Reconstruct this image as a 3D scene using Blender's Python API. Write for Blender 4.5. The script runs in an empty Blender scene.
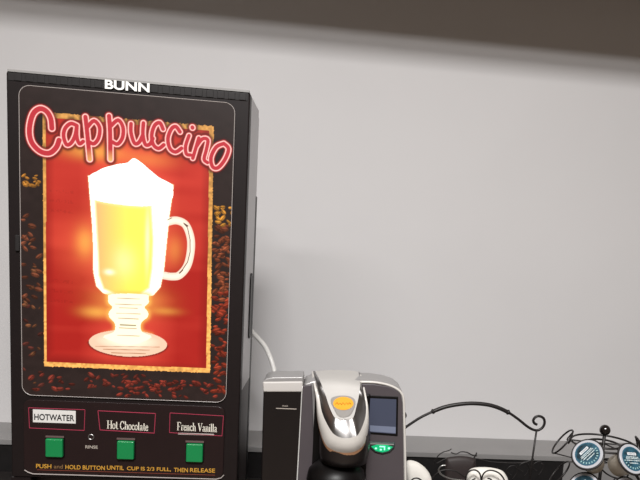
import bpy, math, random
import numpy as np
from mathutils import Vector, Matrix
random.seed(7)
COL = bpy.context.scene.collection
EYE = 1.49
# ------------------------------------------------------------------ camera
RM = np.array([[0.9932368807487603, -0.05040306559023559, -0.10459459689476994],
               [-0.09700169, 0.13483319, -0.98610886],
               [0.06380573310455977, 0.9895855398852988, 0.12903211876471493]])
cam_d = bpy.data.cameras.new('camera'); cam = bpy.data.objects.new('camera', cam_d); COL.objects.link(cam)
m4 = Matrix([list(RM[0]) + [0], list(RM[1]) + [0], list(RM[2]) + [EYE], [0, 0, 0, 1]])
cam.matrix_world = m4
cam_d.sensor_width = 36; cam_d.sensor_fit = 'HORIZONTAL'; cam_d.lens = 635 / 640 * 36
cam_d.shift_x = -70 / 640; cam_d.shift_y = 90 / 640
cam_d.clip_start = 0.02
bpy.context.scene.camera = cam

def at(x, y, Y):
    """point of the photograph -> point in the room at depth Y"""
    d = RM @ np.array([(x - 390.) / 635, -(y - 330.) / 635, -1.0])
    d = d * (Y / d[1])
    return (float(d[0]), float(Y), float(d[2] + EYE))

def lin(c):
    r = []
    for v in c[:3]:
        v = v / 255.0
        r.append(v / 12.92 if v <= 0.04045 else ((v + 0.055) / 1.055) ** 2.4)
    return tuple(r)

# ------------------------------------------------------------------ materials
MATS = {}
def mat(name, c, rough=0.5, metal=0.0, coat=0.0, emit=None, es=0.0, noise=0.0, nscale=30.0, bump=0.0, trans=0.0, attr=None):
    if name in MATS: return MATS[name]
    m = bpy.data.materials.new(name); m.use_nodes = True
    nt = m.node_tree; b = nt.nodes['Principled BSDF']
    col = lin(c)
    b.inputs['Base Color'].default_value = (*col, 1)
    b.inputs['Roughness'].default_value = rough
    b.inputs['Metallic'].default_value = metal
    b.inputs['Coat Weight'].default_value = coat
    b.inputs['Coat Roughness'].default_value = 0.12
    b.inputs['Transmission Weight'].default_value = trans
    tc = nt.nodes.new('ShaderNodeTexCoord')
    nz = nt.nodes.new('ShaderNodeTexNoise'); nz.inputs['Scale'].default_value = nscale; nz.inputs['Detail'].default_value = 5
    nt.links.new(tc.outputs['Object'], nz.inputs['Vector'])
    if attr:
        a = nt.nodes.new('ShaderNodeVertexColor'); a.layer_name = attr
        if es:
            k = nt.nodes.new('ShaderNodeVectorMath'); k.operation = 'SCALE'; k.inputs['Scale'].default_value = 0.3
            nt.links.new(a.outputs['Color'], k.inputs[0]); nt.links.new(k.outputs['Vector'], b.inputs['Base Color'])
        else:
            nt.links.new(a.outputs['Color'], b.inputs['Base Color'])
        if es:
            nt.links.new(a.outputs['Color'], b.inputs['Emission Color'])
            b.inputs['Emission Strength'].default_value = es
    elif noise:
        rp = nt.nodes.new('ShaderNodeMapRange')
        rp.inputs['From Min'].default_value = 0.3; rp.inputs['From Max'].default_value = 0.7
        rp.inputs['To Min'].default_value = 1 - noise; rp.inputs['To Max'].default_value = 1 + noise
        mx = nt.nodes.new('ShaderNodeVectorMath'); mx.operation = 'SCALE'
        mx.inputs[0].default_value = col
        nt.links.new(nz.outputs['Fac'], rp.inputs['Value']); nt.links.new(rp.outputs['Result'], mx.inputs['Scale'])
        nt.links.new(mx.outputs['Vector'], b.inputs['Base Color'])
    if emit:
        b.inputs['Emission Color'].default_value = (*lin(emit), 1); b.inputs['Emission Strength'].default_value = es
    if bump:
        bp = nt.nodes.new('ShaderNodeBump'); bp.inputs['Strength'].default_value = bump; bp.inputs['Distance'].default_value = 0.002
        nt.links.new(nz.outputs['Fac'], bp.inputs['Height']); nt.links.new(bp.outputs['Normal'], b.inputs['Normal'])
    MATS[name] = m
    return m

M_wall = mat('painted_wall', (208, 206, 206), 0.85, noise=0.015, nscale=3, bump=0.15)
M_soffit = mat('soffit_paint', (170, 160, 148), 0.8, noise=0.03, nscale=5)
M_ceil = mat('ceiling_paint', (225, 222, 215), 0.9, noise=0.02)
M_floor = mat('floor_vinyl', (120, 105, 92), 0.5, noise=0.1, nscale=12)
M_ledge = mat('grey_ledge', (134, 132, 131), 0.35, noise=0.06, nscale=9)
M_blackst = mat('black_backsplash', (22, 20, 20), 0.45, noise=0.2, nscale=60)
M_counter = mat('dark_counter', (38, 34, 33), 0.35, noise=0.3, nscale=120)
M_black = mat('black_plastic', (25, 19, 19), 0.45, noise=0.06, nscale=80, coat=0.05)
M_rib = mat('ribbed_plastic', (40, 38, 38), 0.42, noise=0.05)
M_jet = mat('jet_black_plastic', (12, 10, 10), 0.4, noise=0.05)
M_side = mat('grey_side_steel', (186, 184, 185), 0.35, metal=0.5, noise=0.04, nscale=60)
M_edge_glint = mat('clear_edge_and_glint', (160, 152, 148), 0.25, noise=0.03)
M_panel = mat('control_panel_plastic', (32, 21, 21), 0.4, noise=0.05, coat=0.1)
M_red = mat('dark_red_line', (150, 48, 70), 0.5)
M_white = mat('white_plastic', (200, 196, 190), 0.4, noise=0.01, coat=0.1)
M_print = mat('white_print', (238, 236, 232), 0.6)
M_dimprint = mat('grey_print', (170, 160, 150), 0.6)
M_ink = mat('black_ink', (26, 24, 26), 0.6)
M_yel = mat('yellow_print', (190, 140, 48), 0.6)
M_yeld = mat('worn_yellow_print', (112, 84, 52), 0.6)
M_green = mat('green_button', (8, 122, 66), 0.35, coat=0.4, noise=0.03)
M_silver = mat('silver_plastic', (160, 158, 157), 0.33, metal=0.35, noise=0.015)
M_trim = mat('light_silver_trim', (206, 204, 200), 0.35, metal=0.15, noise=0.01)
M_chrome = mat('chrome', (160, 158, 157), 0.34, metal=1.0, noise=0.02)
M_grey = mat('dark_grey_plastic', (72, 66, 69), 0.45, noise=0.03)
M_gold = mat('yellow_badge', (226, 158, 46), 0.4, noise=0.03, coat=0.2)
M_goldd = mat('badge_lettering', (180, 112, 24), 0.5)
M_bgrey = mat('badge_surround', (140, 136, 132), 0.45)
M_tan = mat('tan_underside', (176, 128, 92), 0.4, noise=0.05)
M_iron = mat('wrought_iron', (30, 26, 25), 0.45, metal=0.2, noise=0.1, nscale=90)
M_brown = mat('dark_brown_paper', (40, 31, 30), 0.6, noise=0.1)
M_paper = mat('white_paper', (228, 224, 216), 0.7, noise=0.03, nscale=25, bump=0.3)
M_cup = mat('pod_cup', (196, 188, 174), 0.5, noise=0.02)
M_rim = mat('pod_rim', (172, 173, 178), 0.4)
M_tube = mat('white_tube', (222, 220, 216), 0.35)
M_steel = mat('brushed_steel', (150, 148, 146), 0.3, metal=0.9, noise=0.05)

for m_ in (M_black, M_panel, M_jet, M_rib):
    m_.node_tree.nodes['Principled BSDF'].inputs['Specular IOR Level'].default_value = 0.22
# ------------------------------------------------------------------ mesh builder
class MB:
    def __init__(s): s.v = []; s.f = []
    def add(s, vs, fs):
        n = len(s.v); s.v += [tuple(v) for v in vs]; s.f += [tuple(i + n for i in f) for f in fs]; return s
    def box(s, x0, x1, y0, y1, z0, z1):
        return s.add([(x0, y0, z0), (x1, y0, z0), (x1, y1, z0), (x0, y1, z0), (x0, y0, z1), (x1, y0, z1), (x1, y1, z1), (x0, y1, z1)],
                     [(0, 3, 2, 1), (4, 5, 6, 7), (0, 1, 5, 4), (1, 2, 6, 5), (2, 3, 7, 6), (3, 0, 4, 7)])
    def prism(s, pts, y0, y1):
        """outline of (x, z) points, front at y0, back at y1"""
        a = sum(pts[i][0] * pts[(i + 1) % len(pts)][1] - pts[(i + 1) % len(pts)][0] * pts[i][1] for i in range(len(pts)))
        if a < 0: pts = pts[::-1]
        n = len(pts)
        vs = [(p[0], y0, p[1]) for p in pts] + [(p[0], y1, p[1]) for p in pts]
        fs = [tuple(range(n)), tuple(range(2 * n - 1, n - 1, -1))] + [(i, i + n, (i + 1) % n + n, (i + 1) % n) for i in range(n)]
        return s.add(vs, fs)
    def tube(s, path, r, n=8, closed=False):
        P = [Vector(p) for p in path]; N = len(P)
        rr = r if isinstance(r, (list, tuple)) else [r] * N
        ref = None; rings = []
        for i in range(N):
            if closed: t = (P[(i + 1) % N] - P[i - 1])
            else: t = P[min(i + 1, N - 1)] - P[max(i - 1, 0)]
            t.normalize()
            if ref is None:
                ref = Vector((0, 0, 1)) if abs(t.z) < 0.9 else Vector((0, 1, 0))
            u = (ref - t * ref.dot(t)); u.normalize(); ref = u; w = t.cross(u)
            rings.append([P[i] + (u * math.cos(2 * math.pi * k / n) + w * math.sin(2 * math.pi * k / n)) * rr[i] for k in range(n)])
        vs = [v for rg in rings for v in rg]; fs = []
        for i in range(N if closed else N - 1):
            j = (i + 1) % N
            for k in range(n):
                fs.append((i * n + k, i * n + (k + 1) % n, j * n + (k + 1) % n, j * n + k))
        if not closed:
            fs.append(tuple(range(n - 1, -1, -1))); fs.append(tuple((N - 1) * n + k for k in range(n)))
        return s.add(vs, fs)
    def lathe(s, prof, c=(0, 0, 0), n=32):
        vs = []; fs = []
        for (r, z) in prof:
            for k in range(n):
                a = 2 * math.pi * k / n; vs.append((c[0] + r * math.cos(a), c[1] + r * math.sin(a), c[2] + z))
        for i in range(len(prof) - 1):
            for k in range(n):
                fs.append((i * n + k, i * n + (k + 1) % n, (i + 1) * n + (k + 1) % n, (i + 1) * n + k))
        fs.append(tuple(range(n - 1, -1, -1))); fs.append(tuple((len(prof) - 1) * n + k for k in range(n)))
        return s.add(vs, fs)
    def build(s, name, m, parent=None, bevel=0.0, smooth=False, seg=3, sub=0):
        me = bpy.data.meshes.new(name)
        off = parent_world(parent)
        me.from_pydata([(v[0] - off[0], v[1] - off[1], v[2] - off[2]) for v in s.v], [], s.f)
        me.materials.append(m); me.update()
        o = bpy.data.objects.new(name, me); COL.objects.link(o)
        if parent: o.parent = parent
        if bevel:
            b = o.modifiers.new('b', 'BEVEL'); b.width = bevel; b.segments = seg; b.limit_method = 'ANGLE'; b.angle_limit = math.radians(40)
            smooth = True
        if sub:
            q = o.modifiers.new('s', 'SUBSURF'); q.levels = sub; q.render_levels = sub; smooth = True
        if smooth:
            for p in me.polygons: p.use_smooth = True
            if not sub:
                e = o.modifiers.new('w', 'WEIGHTED_NORMAL') if bevel else None
        return o
def parent_world(p):
    v = Vector((0, 0, 0))
    while p: v += p.location; p = p.parent
    return v
def thing(name, label, cat, loc, group=None):
    o = bpy.data.objects.new(name, None); COL.objects.link(o); o.location = loc; o.empty_display_size = 0.05
    o['label'] = label; o['category'] = cat
    if group: o['group'] = group
    return o
def tag(o, label, cat, group=None):
    o['label'] = label; o['category'] = cat
    if group: o['group'] = group
    return o
def structure(o): o['kind'] = 'structure'; return o
def catmull(pts, k=6, closed=False):
    P = [np.array(p, float) for p in pts]; n = len(P); out = []
    for i in range(n if closed else n - 1):
        if closed: a, b, c, d = P[i - 1], P[i], P[(i + 1) % n], P[(i + 2) % n]
        else: a, b, c, d = P[max(i - 1, 0)], P[i], P[i + 1], P[min(i + 2, n - 1)]
        for j in range(k):
            t = j / k
            out.append(0.5 * ((2 * b) + (c - a) * t + (2 * a - 5 * b + 4 * c - d) * t * t + (3 * b - a - 3 * c + d) * t ** 3))
    if not closed: out.append(P[-1])
    return [tuple(float(q) for q in p) for p in out]
def rrect(x0, z0, x1, z1, r, n=5):
    pts = []
    for cx, cz, a0 in ((x1 - r, z1 - r, 0), (x0 + r, z1 - r, 90), (x0 + r, z0 + r, 180), (x1 - r, z0 + r, 270)):
        for i in range(n + 1):
            a = math.radians(a0 + 90 * i / n); pts.append((cx + r * math.cos(a), cz + r * math.sin(a)))
    return pts
def text_mesh(txt, name, m, parent, loc, width, height, bold=0.0, depth=0.0004):
    """flat raised lettering facing -Y; loc = left bottom"""
    cu = bpy.data.curves.new('t', 'FONT'); cu.body = txt; cu.extrude = 0.02; cu.offset = bold
    ob = bpy.data.objects.new('t', cu); COL.objects.link(ob)
    dg = bpy.context.evaluated_depsgraph_get(); dg.update()
    me = bpy.data.meshes.new_from_object(ob.evaluated_get(dg))
    bpy.data.objects.remove(ob)
    co = np.array([v.co[:] for v in me.vertices]); mn = co.min(0); mxx = co.max(0)
    off = parent_world(parent)
    for v in me.vertices:
        u = (v.co.x - mn[0]) / (mxx[0] - mn[0]) * width; w = (v.co.y - mn[1]) / (mxx[1] - mn[1]) * height
        q = depth if v.co.z > 0 else 0
        v.co = (loc[0] + u - off[0], loc[1] - q - off[1], loc[2] + w - off[2])
    me.materials.clear(); me.materials.append(m)
    o = bpy.data.objects.new(name, me); COL.objects.link(o); o.parent = parent
    return o

# ------------------------------------------------------------------ setting
YW = 1.65
structure(MB().box(-2.4, 2.4, YW, YW + 0.12, 0, 3.0).build('wall_back', M_wall))
structure(MB().box(-2.4, 2.4, -3.2, YW + 0.12, -0.1, 0).build('floor', M_floor))
structure(MB().box(-2.4, 2.4, -3.2, YW + 0.12, 3.0, 3.1).build('ceiling', M_ceil))
structure(MB().box(-2.4, 2.4, 1.20, YW, 2.165, 3.0).build('trim_1', M_soffit))          # soffit over the counter
structure(MB().box(-2.4, 2.4, 1.515, YW, 0.975, 0.9892).build('trim_2', M_ledge, bevel=0.002))
structure(MB().box(-2.4, 0.632, 1.52, YW, 0.905, 0.975).build('trim_3', M_blackst))
structure(MB().box(0.632, 2.4, 1.52, YW, 0.905, 0.975).build('trim_4', M_ledge))
CT = 0.91
t = thing('counter', 'long dark counter under the drink machines', 'counter', (0, 1.3, 0))
MB().box(-2.3, 2.3, 0.9, 1.52, CT - 0.035, CT).build('worktop', M_counter, t, bevel=0.004)
MB().box(-2.3, 2.3, 0.95, 1.52, 0.0, CT - 0.035).build('cabinet_body', M_soffit, t)

# ------------------------------------------------------------------ backlit dispenser
FY = 1.06
X0, X1, ZT = -0.4982, -0.1331, 1.7193
machine = thing('cappuccino_dispenser', 'tall black cappuccino dispenser with a glowing picture of a frothy glass mug', 'drink dispenser', ((X0 + X1) / 2, 1.2, CT))
DB = 1.085
def F(x, y, Y=FY):
    p = at(x, y, Y); return (p[0], p[2])
# front door shell: frame with the poster opening, split into solid blocks
MB().prism(rrect(X0, 1.075, X1, ZT, 0.004, 2), FY, DB).build('front_door', M_black, machine, bevel=0.003)
# ribbed top strip
rb = MB()
zt0 = F(60, 87)[1]
rb.box(X0 + 0.003, X1 - 0.003, FY - 0.0008, FY + 0.002, zt0 + 0.003, ZT - 0.003)
for i in range(21):
    x = X0 + 0.012 + i * 0.0168
    rb.box(x, x + 0.0110, FY - 0.0016, FY + 0.002, zt0 + 0.0035, ZT - 0.0035)
rb.build('ribbed_strip', M_rib, machine, bevel=0.0008)
MB().box(X0 + 0.003, X1 - 0.001, FY - 0.0016, FY + 0.004, ZT - 0.0022, ZT + 0.001).build('top_edge_strip', mat('pale_edge', (140, 138, 136), 0.4), machine)  # pale grey strip along the door's top edge
a, b = at(105.5, 88.6, FY), at(149.5, 84, FY)
text_mesh('BUNN', 'brand_lettering', M_print, machine, (a[0], FY - 0.0026, F(127, 91.0)[1]), at(150, 90, FY)[0] - at(105.5, 86, FY)[0], 0.0136, bold=0.03)
# hull: grey side panels behind the door
zs = F(245, 389.5, 1.1)[1]
MB().box(X0 + 0.001, X1 - 0.0006, DB, 1.195, zs, ZT - 0.002).build('upper_housing', M_side, machine, bevel=0.0015)
MB().box(X0 + 0.002, X1 - 0.001, DB, 1.195, CT + 0.012, zs).build('lower_housing', mat('brown_black_plastic', (64, 54, 54), 0.4, noise=0.05), machine, bevel=0.0015)
MB().box(X0 + 0.002, X1 - 0.0002, 1.195, 1.215, CT + 0.012, at(254, 196, 1.2)[2]).build('rear_cover', M_jet, machine, bevel=0.001)
MB().box(X0 + 0.002, X1 - 0.0016, 1.195, 1.212, at(254, 196, 1.2)[2], ZT - 0.012).build('rear_cover', M_side, machine, bevel=0.001)
MB().box(X0 + 0.03, X1 - 0.07, 1.215, 1.50, CT + 0.012, 1.60).build('hopper_housing', M_side, machine, bevel=0.004)
zl0, zl1 = at(247, 341, 1.13)[2], at(248, 274, 1.13)[2]
MB().prism(rrect(0, 0, 0.026, zl1 - zl0, 0.011, 5), 0, 0.004).v
lat = MB(); q = rrect(1.150, zl0, 1.176, zl1, 0.011, 5)
n = len(q)
lat.add([(X1 - 0.001, p[0], p[1]) for p in q] + [(X1 + 0.0014, p[0], p[1]) for p in q],
        [tuple(range(n, 2 * n)), tuple(range(n - 1, -1, -1))] + [(i, (i + 1) % n, (i + 1) % n + n, i + n) for i in range(n)])
lat.build('side_latch', M_jet, machine)
MB().lathe([(0.0, 0), (0.003, 0), (0.003, 0.002), (0, 0.002)], (0, 0, 0), 12)
hx = F(18.5, 243)
MB().box(hx[0] - 0.0035, hx[0] + 0.0025, FY - 0.004, FY, F(18, 251)[1], F(18, 235)[1]).build('door_hinge', M_rib, machine, bevel=0.001)
# lower part below the control panel: side walls, splash wall, drip tray, feet
MB().box(X0, X0 + 0.03, FY, DB, CT + 0.03, 1.075).build('side_wall', M_black, machine)
MB().box(X1 - 0.03, X1, FY, DB, CT + 0.03, 1.075).build('side_wall', M_black, machine)
MB().box(X0 + 0.01, X1 - 0.01, 0.98, DB, CT + 0.008, CT + 0.034).build('drip_tray', M_jet, machine, bevel=0.004)
gr = MB()
for i in range(18):
    x = X0 + 0.025 + i * 0.0182; gr.box(x, x + 0.006, 0.985, 1.08, CT + 0.034, CT + 0.037)
gr.build('tray_grille', M_steel, machine)
for fx in (X0 + 0.03, X1 - 0.03):
    for fy in (1.10, 1.19):
        MB().lathe([(0.014, 0), (0.016, 0.013)], (fx, fy, CT), 16).build('foot', M_jet, machine)

# ---- painting helpers: colour grid on a flat print
def seg_dist(px, pz, pts):
    d = np.full(px.shape, 1e9)
    for (a, b) in zip(pts[:-1], pts[1:]):
        ax, az = a; bx, bz = b; dx, dz = bx - ax, bz - az
        L = dx * dx + dz * dz + 1e-12
        t = np.clip(((px - ax) * dx + (pz - az) * dz) / L, 0, 1)
        d = np.minimum(d, np.hypot(px - ax - t * dx, pz - az - t * dz))
    return d
def inside(px, pz, poly):
    r = np.zeros(px.shape, bool); n = len(poly)
    for i in range(n):
        x1, z1 = poly[i]; x2, z2 = poly[(i + 1) % n]
        if z1 == z2: continue
        c = ((z1 > pz) != (z2 > pz)) & (px < (x2 - x1) * (pz - z1) / (z2 - z1) + x1)
        r ^= c
    return r
rng = np.random.RandomState(3)
def vnoise(x, z, s):
    xi = np.floor(x / s).astype(int); zi = np.floor(z / s).astype(int)
    fx = x / s - xi; fz = z / s - zi; fx = fx * fx * (3 - 2 * fx); fz = fz * fz * (3 - 2 * fz)
    def h(a, b): return np.modf(np.abs(np.sin(a * 127.1 + b * 311.7) * 43758.5453))[0]
    return (h(xi, zi) * (1 - fx) + h(xi + 1, zi) * fx) * (1 - fz) + (h(xi, zi + 1) * (1 - fx) + h(xi + 1, zi + 1) * fx) * fz
L3 = lambda c, k=1.0: np.array(lin(c)) * k

# Artwork units: 1 unit = 1.5 mm on the sheet, u to the right, v down, origin at the door's top-left corner.
SC = 0.0015
def U(x, y):
    X, Z = F(x, y); return ((X - X0) / SC, (ZT - Z) / SC)
def UL(l): return [U(*p) for p in l]
c_tl, c_br = F(19.8, 86.5), F(222.5, 396)
px0, pz0, px1, pz1 = -0.4783, 1.2155, -0.1555, 1.6985
rad = 0.016
nx, nz = 430, 640
us = np.linspace(px0, px1, nx + 1); zsx = np.linspace(pz0, pz1, nz + 1)
GX, GZ = np.meshgrid(us, zsx)
u = (GX - X0) / SC; v = (ZT - GZ) / SC
C = np.zeros(GX.shape + (3,))
def put(mask, col): C[mask] = col
def mix(w, col):
    w = np.clip(w, 0, 1)[..., None]; C[:] = C * (1 - w) + np.array(col) * w
C[:] = L3((42, 31, 29))
C *= (0.85 + 0.3 * vnoise(u, v, 6))[..., None]
# beans on the borders
def bean(cx, cz, a, b, ang, col):
    ca, sa = math.cos(ang), math.sin(ang)
    du, dv = u - cx, v - cz
    sel = (np.abs(du) < a + 1) & (np.abs(dv) < a + 1)
    e1 = (du * ca + dv * sa) / a; e2 = (-du * sa + dv * ca) / b
    r = e1 * e1 + e2 * e2
    w = np.clip((1.15 - r) * 3, 0, 1) * sel
    sh = np.clip(1.1 - 0.6 * r - 0.5 * (e2 > 0), 0.3, 1.1)
    cc = np.array(col)[None, None] * sh[..., None]
    w3 = w[..., None]; C[:] = C * (1 - w3) + cc * w3
    crease = (np.abs(e2 + 0.12 * np.sin(e1 * 3)) < 0.13) & (r < 0.9) & sel
    C[crease] = C[crease] * 0.3
RB = random.Random(11)
def beans(n, x0, y0, x1, y1, col, k0=0.5, k1=1.2, size=3.6):
    for _ in range(n):
        cu, cv = U(RB.uniform(x0, x1), RB.uniform(y0, y1))
        c = np.array(lin(col)) * RB.uniform(k0, k1)
        s = RB.uniform(0.6, 1.3) * size
        bean(cu, cv, s, s * RB.uniform(0.45, 0.65), RB.uniform(-0.9, 0.9), c)
beans(10, 23, 300, 42, 385, (120, 60, 50), 0.4, 1.0)
beans(26, 22, 215, 41, 300, (150, 84, 58), 0.3, 1.1)
beans(14, 22, 240, 41, 390, (190, 120, 80), 0.2, 0.7, 2.6)
beans(40, 30, 374, 150, 390, (165, 70, 55), 0.2, 1.0, 3.2)
beans(60, 120, 380, 224, 397, (175, 68, 52), 0.25, 1.05, 3.2)
beans(70, 214, 225, 231, 300, (176, 92, 58), 0.3, 1.1, 3.6)
beans(60, 213, 290, 228, 392, (190, 72, 46), 0.25, 1.1, 3.8)
beans(14, 21, 174, 41, 187, (225, 150, 60), 0.5, 1.2, 3.0)
beans(20, 216, 206, 233, 226, (235, 160, 60), 0.5, 1.3, 3.0)
# frame of gold and the red picture inside
frame_o = UL([(43.4, 112.3), (214.2, 126.6), (212.9, 200), (210.4, 372.6), (45.0, 365.9)])
frame_i = UL([(46.4, 117.5), (209.5, 131), (209, 200), (206.5, 368), (47.6, 361.5)])
rag = 0.7 * (vnoise(u, v, 1.6) - 0.5)
fo = inside(u + rag, v + 1.6 * rag, frame_o); fi = inside(u, v, frame_i)
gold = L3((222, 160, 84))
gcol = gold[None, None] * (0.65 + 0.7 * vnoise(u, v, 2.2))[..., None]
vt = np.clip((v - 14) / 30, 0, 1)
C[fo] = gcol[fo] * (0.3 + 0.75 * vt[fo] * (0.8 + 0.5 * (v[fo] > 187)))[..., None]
# red field
cu0, cv0 = U(130, 245)
dx = (u - cu0); dv_ = (v - cv0)
st = 0.5 * vnoise(u * 0.15 + 3, v, 9) + 0.5 * vnoise(u * 0.1 + 9, v, 22)
red = np.zeros_like(C)
base = L3((232, 78, 60)); dark = L3((172, 32, 26)); glow = L3((255, 138, 84)); yel = L3((255, 196, 84))
edge = np.clip((np.abs(dx) - 22) / 30, 0, 1)
w = (0.15 + 0.85 * st)
red[:] = base
wd = np.clip(edge * 0.55 + 0.65 * (1 - st) - 0.2 + np.clip((v - 165) / 25, 0, 1) * 0.35, 0, 1)[..., None]
red = red * (1 - wd) + dark * wd
g = np.exp(-(np.abs(dx) / 30) ** 2) * np.exp(-((v - U(130, 238)[1]) / 40) ** 2)
g = np.clip(g * 0.6 + 0.5 * g * st, 0, 1)[..., None]
red = red * (1 - g) + glow * g
for (gx, gy, sx, sz, k) in ((86, 243, 9, 14, 0.75), (98, 312, 16, 6, .6), (165, 311, 15, 4, 0.35), (95, 152, 28, 8, 0.55), (150, 160, 24, 8, .2), (130, 300, 30, 14, 0.6), (175, 250, 8, 14, .25)):
    a_, b_ = U(gx, gy)
    q = np.clip(k * np.exp(-((u - a_) / sx) ** 2 - ((v - b_) / sz) ** 2), 0, 1)[..., None]
    red = red * (1 - q) + yel * q
lt = np.clip(np.exp(-((v - U(60, 250)[1]) / 30) ** 2) * np.clip((u - U(47, 0)[0]) / 30, 0, 1) * (u < cu0) * 0.35, 0, 1)[..., None]
red = red * (1 - lt) + L3((250, 110, 70)) * lt
topd = np.clip(1 - (v - 27 - 0.07 * (u - 30)) / 9, 0, 1)[..., None]
ed_ = np.minimum(np.abs(u - U(47, 250)[0]), np.abs(U(208, 250)[0] - u)); ed_ = np.minimum(ed_, np.abs(U(130, 364)[1] + 0.035 * (u - 80) - v))
edw = (np.clip(1 - ed_ / 9, 0, 1) * 0.55)[..., None]; red = red * (1 - edw) + L3((128, 22, 18)) * edw
red = red * (1 - topd) + L3((62, 26, 24)) * topd
C[fi] = red[fi]
# faint lettering rows in the red field
for k_ in range(6):
    a_, b_ = U(50, 190 + 10 * k_ + (60 if k_ > 2 else 0))
    rowm = fi & (np.abs(v - b_ - 0.04 * (u - a_)) < 1.6) & (u > a_) & (u < a_ + 24) & (vnoise(u, v, 1.3) > 0.55)
    C[rowm] = C[rowm] * 0.88
# ---- the printed glass mug
W = L3((255, 252, 240), 1.7)
body = UL([(88.8, 176), (90.8, 200), (92.8, 225), (94, 250), (94, 272), (97, 286), (104, 293), (116, 297), (142, 298), (154, 295), (161, 287), (164.5, 270), (167, 245), (170, 215), (172.5, 198), (174, 185), (160, 180), (130, 175)])
foam = UL(catmull([(90, 178), (91.5, 174.8), (97, 172), (105, 168), (118, 164.5), (128, 163), (134, 158.5), (142, 163), (150, 170), (160, 178), (168, 182), (172.8, 185.6), (173.4, 190), (171, 200), (150, 206), (120, 204.5), (93, 199), (91, 190)], 4, True))
mug_sil = seg_dist(u, v, body + body[:1])
bi = inside(u, v, body)
halo = np.exp(-(np.where(bi, 0, mug_sil) / 0.8) ** 2) * 0.3 * fi
mix(halo, L3((255, 190, 120)))
C[bi] = L3((255, 246, 214), 1.35)
liq = UL([(95, 196), (120, 203), (152, 205), (154, 240), (153, 268), (150, 288), (140, 295), (116, 294), (104, 289), (99, 275), (98, 250)])
li = inside(u, v, liq)
tx = np.clip((u - U(96, 0)[0]) / (U(132, 240)[0] - U(96, 240)[0]), 0, 1)[..., None]
tv = np.clip((v - U(0, 200)[1]) / 60, 0, 1)[..., None]
lc = L3((232, 182, 122)) * (1 - tx) + (L3((252, 236, 96)) * (1 - tv) + L3((255, 232, 90)) * tv) * tx * 1.1
dl = np.clip(seg_dist(u, v, liq + liq[:1]) / 2.2, 0, 1)[..., None]
lc = lc * dl + L3((255, 236, 180), 1.2) * (1 - dl)
C[li] = lc[li]
for (gx, gy, rx, rz, k) in ((110, 272, 5, 3, 0.8), (148, 240, 2.5, 30, 0.5), (98, 270, 1.2, 18, 0.5), (125, 262, 12, 16, .25)):
    a_, b_ = U(gx, gy)
    mix(k * np.exp(-((u - a_) / rx) ** 2 - ((v - b_) / rz) ** 2) * bi, L3((255, 255, 225), 1.2))
fm = inside(u, v, foam)
C[fm] = W
edgef = (~fm) & li
mix(np.exp(-(seg_dist(u, v, foam + foam[:1]) / 2.0) ** 2) * edgef * 0.9, L3((255, 225, 150), 1.1))
# handle
hc = UL(catmull([(168, 222), (177, 220.5), (186, 225), (191, 238), (191, 252), (187.5, 266), (180, 275), (173, 276.5), (165, 275.5)], 5))
hd = seg_dist(u, v, hc)
mix(np.clip((4.3 - hd) * 2, 0, 1) * (~bi), L3((255, 226, 204)))
mix(np.clip((2.2 - hd) * 2, 0, 1) * (~bi), L3((255, 236, 214), 1.1))
for pl, rr_ in (([(184, 223), (188, 228), (190.5, 240), (190.5, 252), (188, 262), (182, 271)], 0.65), ([(168, 220), (172, 218)], 0.6), ([(185, 224), (188, 226)], 1.0), ([(180, 273), (183, 270)], 0.9), ([(168, 273), (174, 272)], 0.3)):
    mix(np.clip((rr_ - seg_dist(u, v, UL(pl))) * 2.5, 0, 1), L3((90, 60, 45)))
# stem bulges and foot
stem = UL(catmull([(112, 294), (109, 299), (109.5, 303), (113, 307), (109.5, 312), (110, 317), (114, 321), (116, 326), (114, 332), (104, 337), (130, 345), (152, 337), (143, 332), (141, 326), (143, 321), (148, 317), (148.5, 312), (145, 307), (149, 303), (149, 299), (146, 294)], 3, True))
foot = UL([(128.5 + 39 * math.cos(k * math.pi / 24), 343 + 0.04 * 39 * math.cos(k * math.pi / 24) + 13.2 * math.sin(k * math.pi / 24)) for k in range(48)])
si = inside(u, v, stem); fti = inside(u, v, foot)
mix(np.exp(-((seg_dist(u, v, foot + foot[:1])) / 1.5) ** 2) * (~fti) * (v > U(128, 343)[1]) * 0.8, L3((70, 10, 8)))
mix(np.exp(-(seg_dist(u, v, stem + stem[:1]) / 3) ** 2) * (~si) * (~fti) * 0.7, L3((255, 190, 90)))
C[fti] = L3((246, 206, 176))
fc = U(128.5, 341)
rr = np.hypot((u - fc[0]) / 33, (v - fc[1]) / 9.5)
mix(np.clip(1.05 - rr, 0, 1) * 1.3 * fti, L3((255, 246, 218), 1.1))
C[si] = L3((255, 248, 214), 1.15)
for (x0_, x1_, yy, k) in ((118, 140, 298, .5), (116, 142, 304, .6), (120, 138, 307.5, .7), (117, 141, 313, .5), (119, 139, 318, .7), (121, 136, 324.5, 1.6), (120, 137, 327.5, .7), (118, 140, 335, .5), (104, 150, 349, .6), (112, 146, 352.5, .7), (96, 160, 346, .4)):
    a_, b_ = U(x0_, yy), U(x1_, yy + 0.8)
    mix(np.clip((0.42 * k + 0.28 - seg_dist(u, v, [a_, b_])) * 4, 0, 1) * 0.75, L3((160, 100, 50)) if k < 1 else L3((120, 90, 50)))
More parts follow.
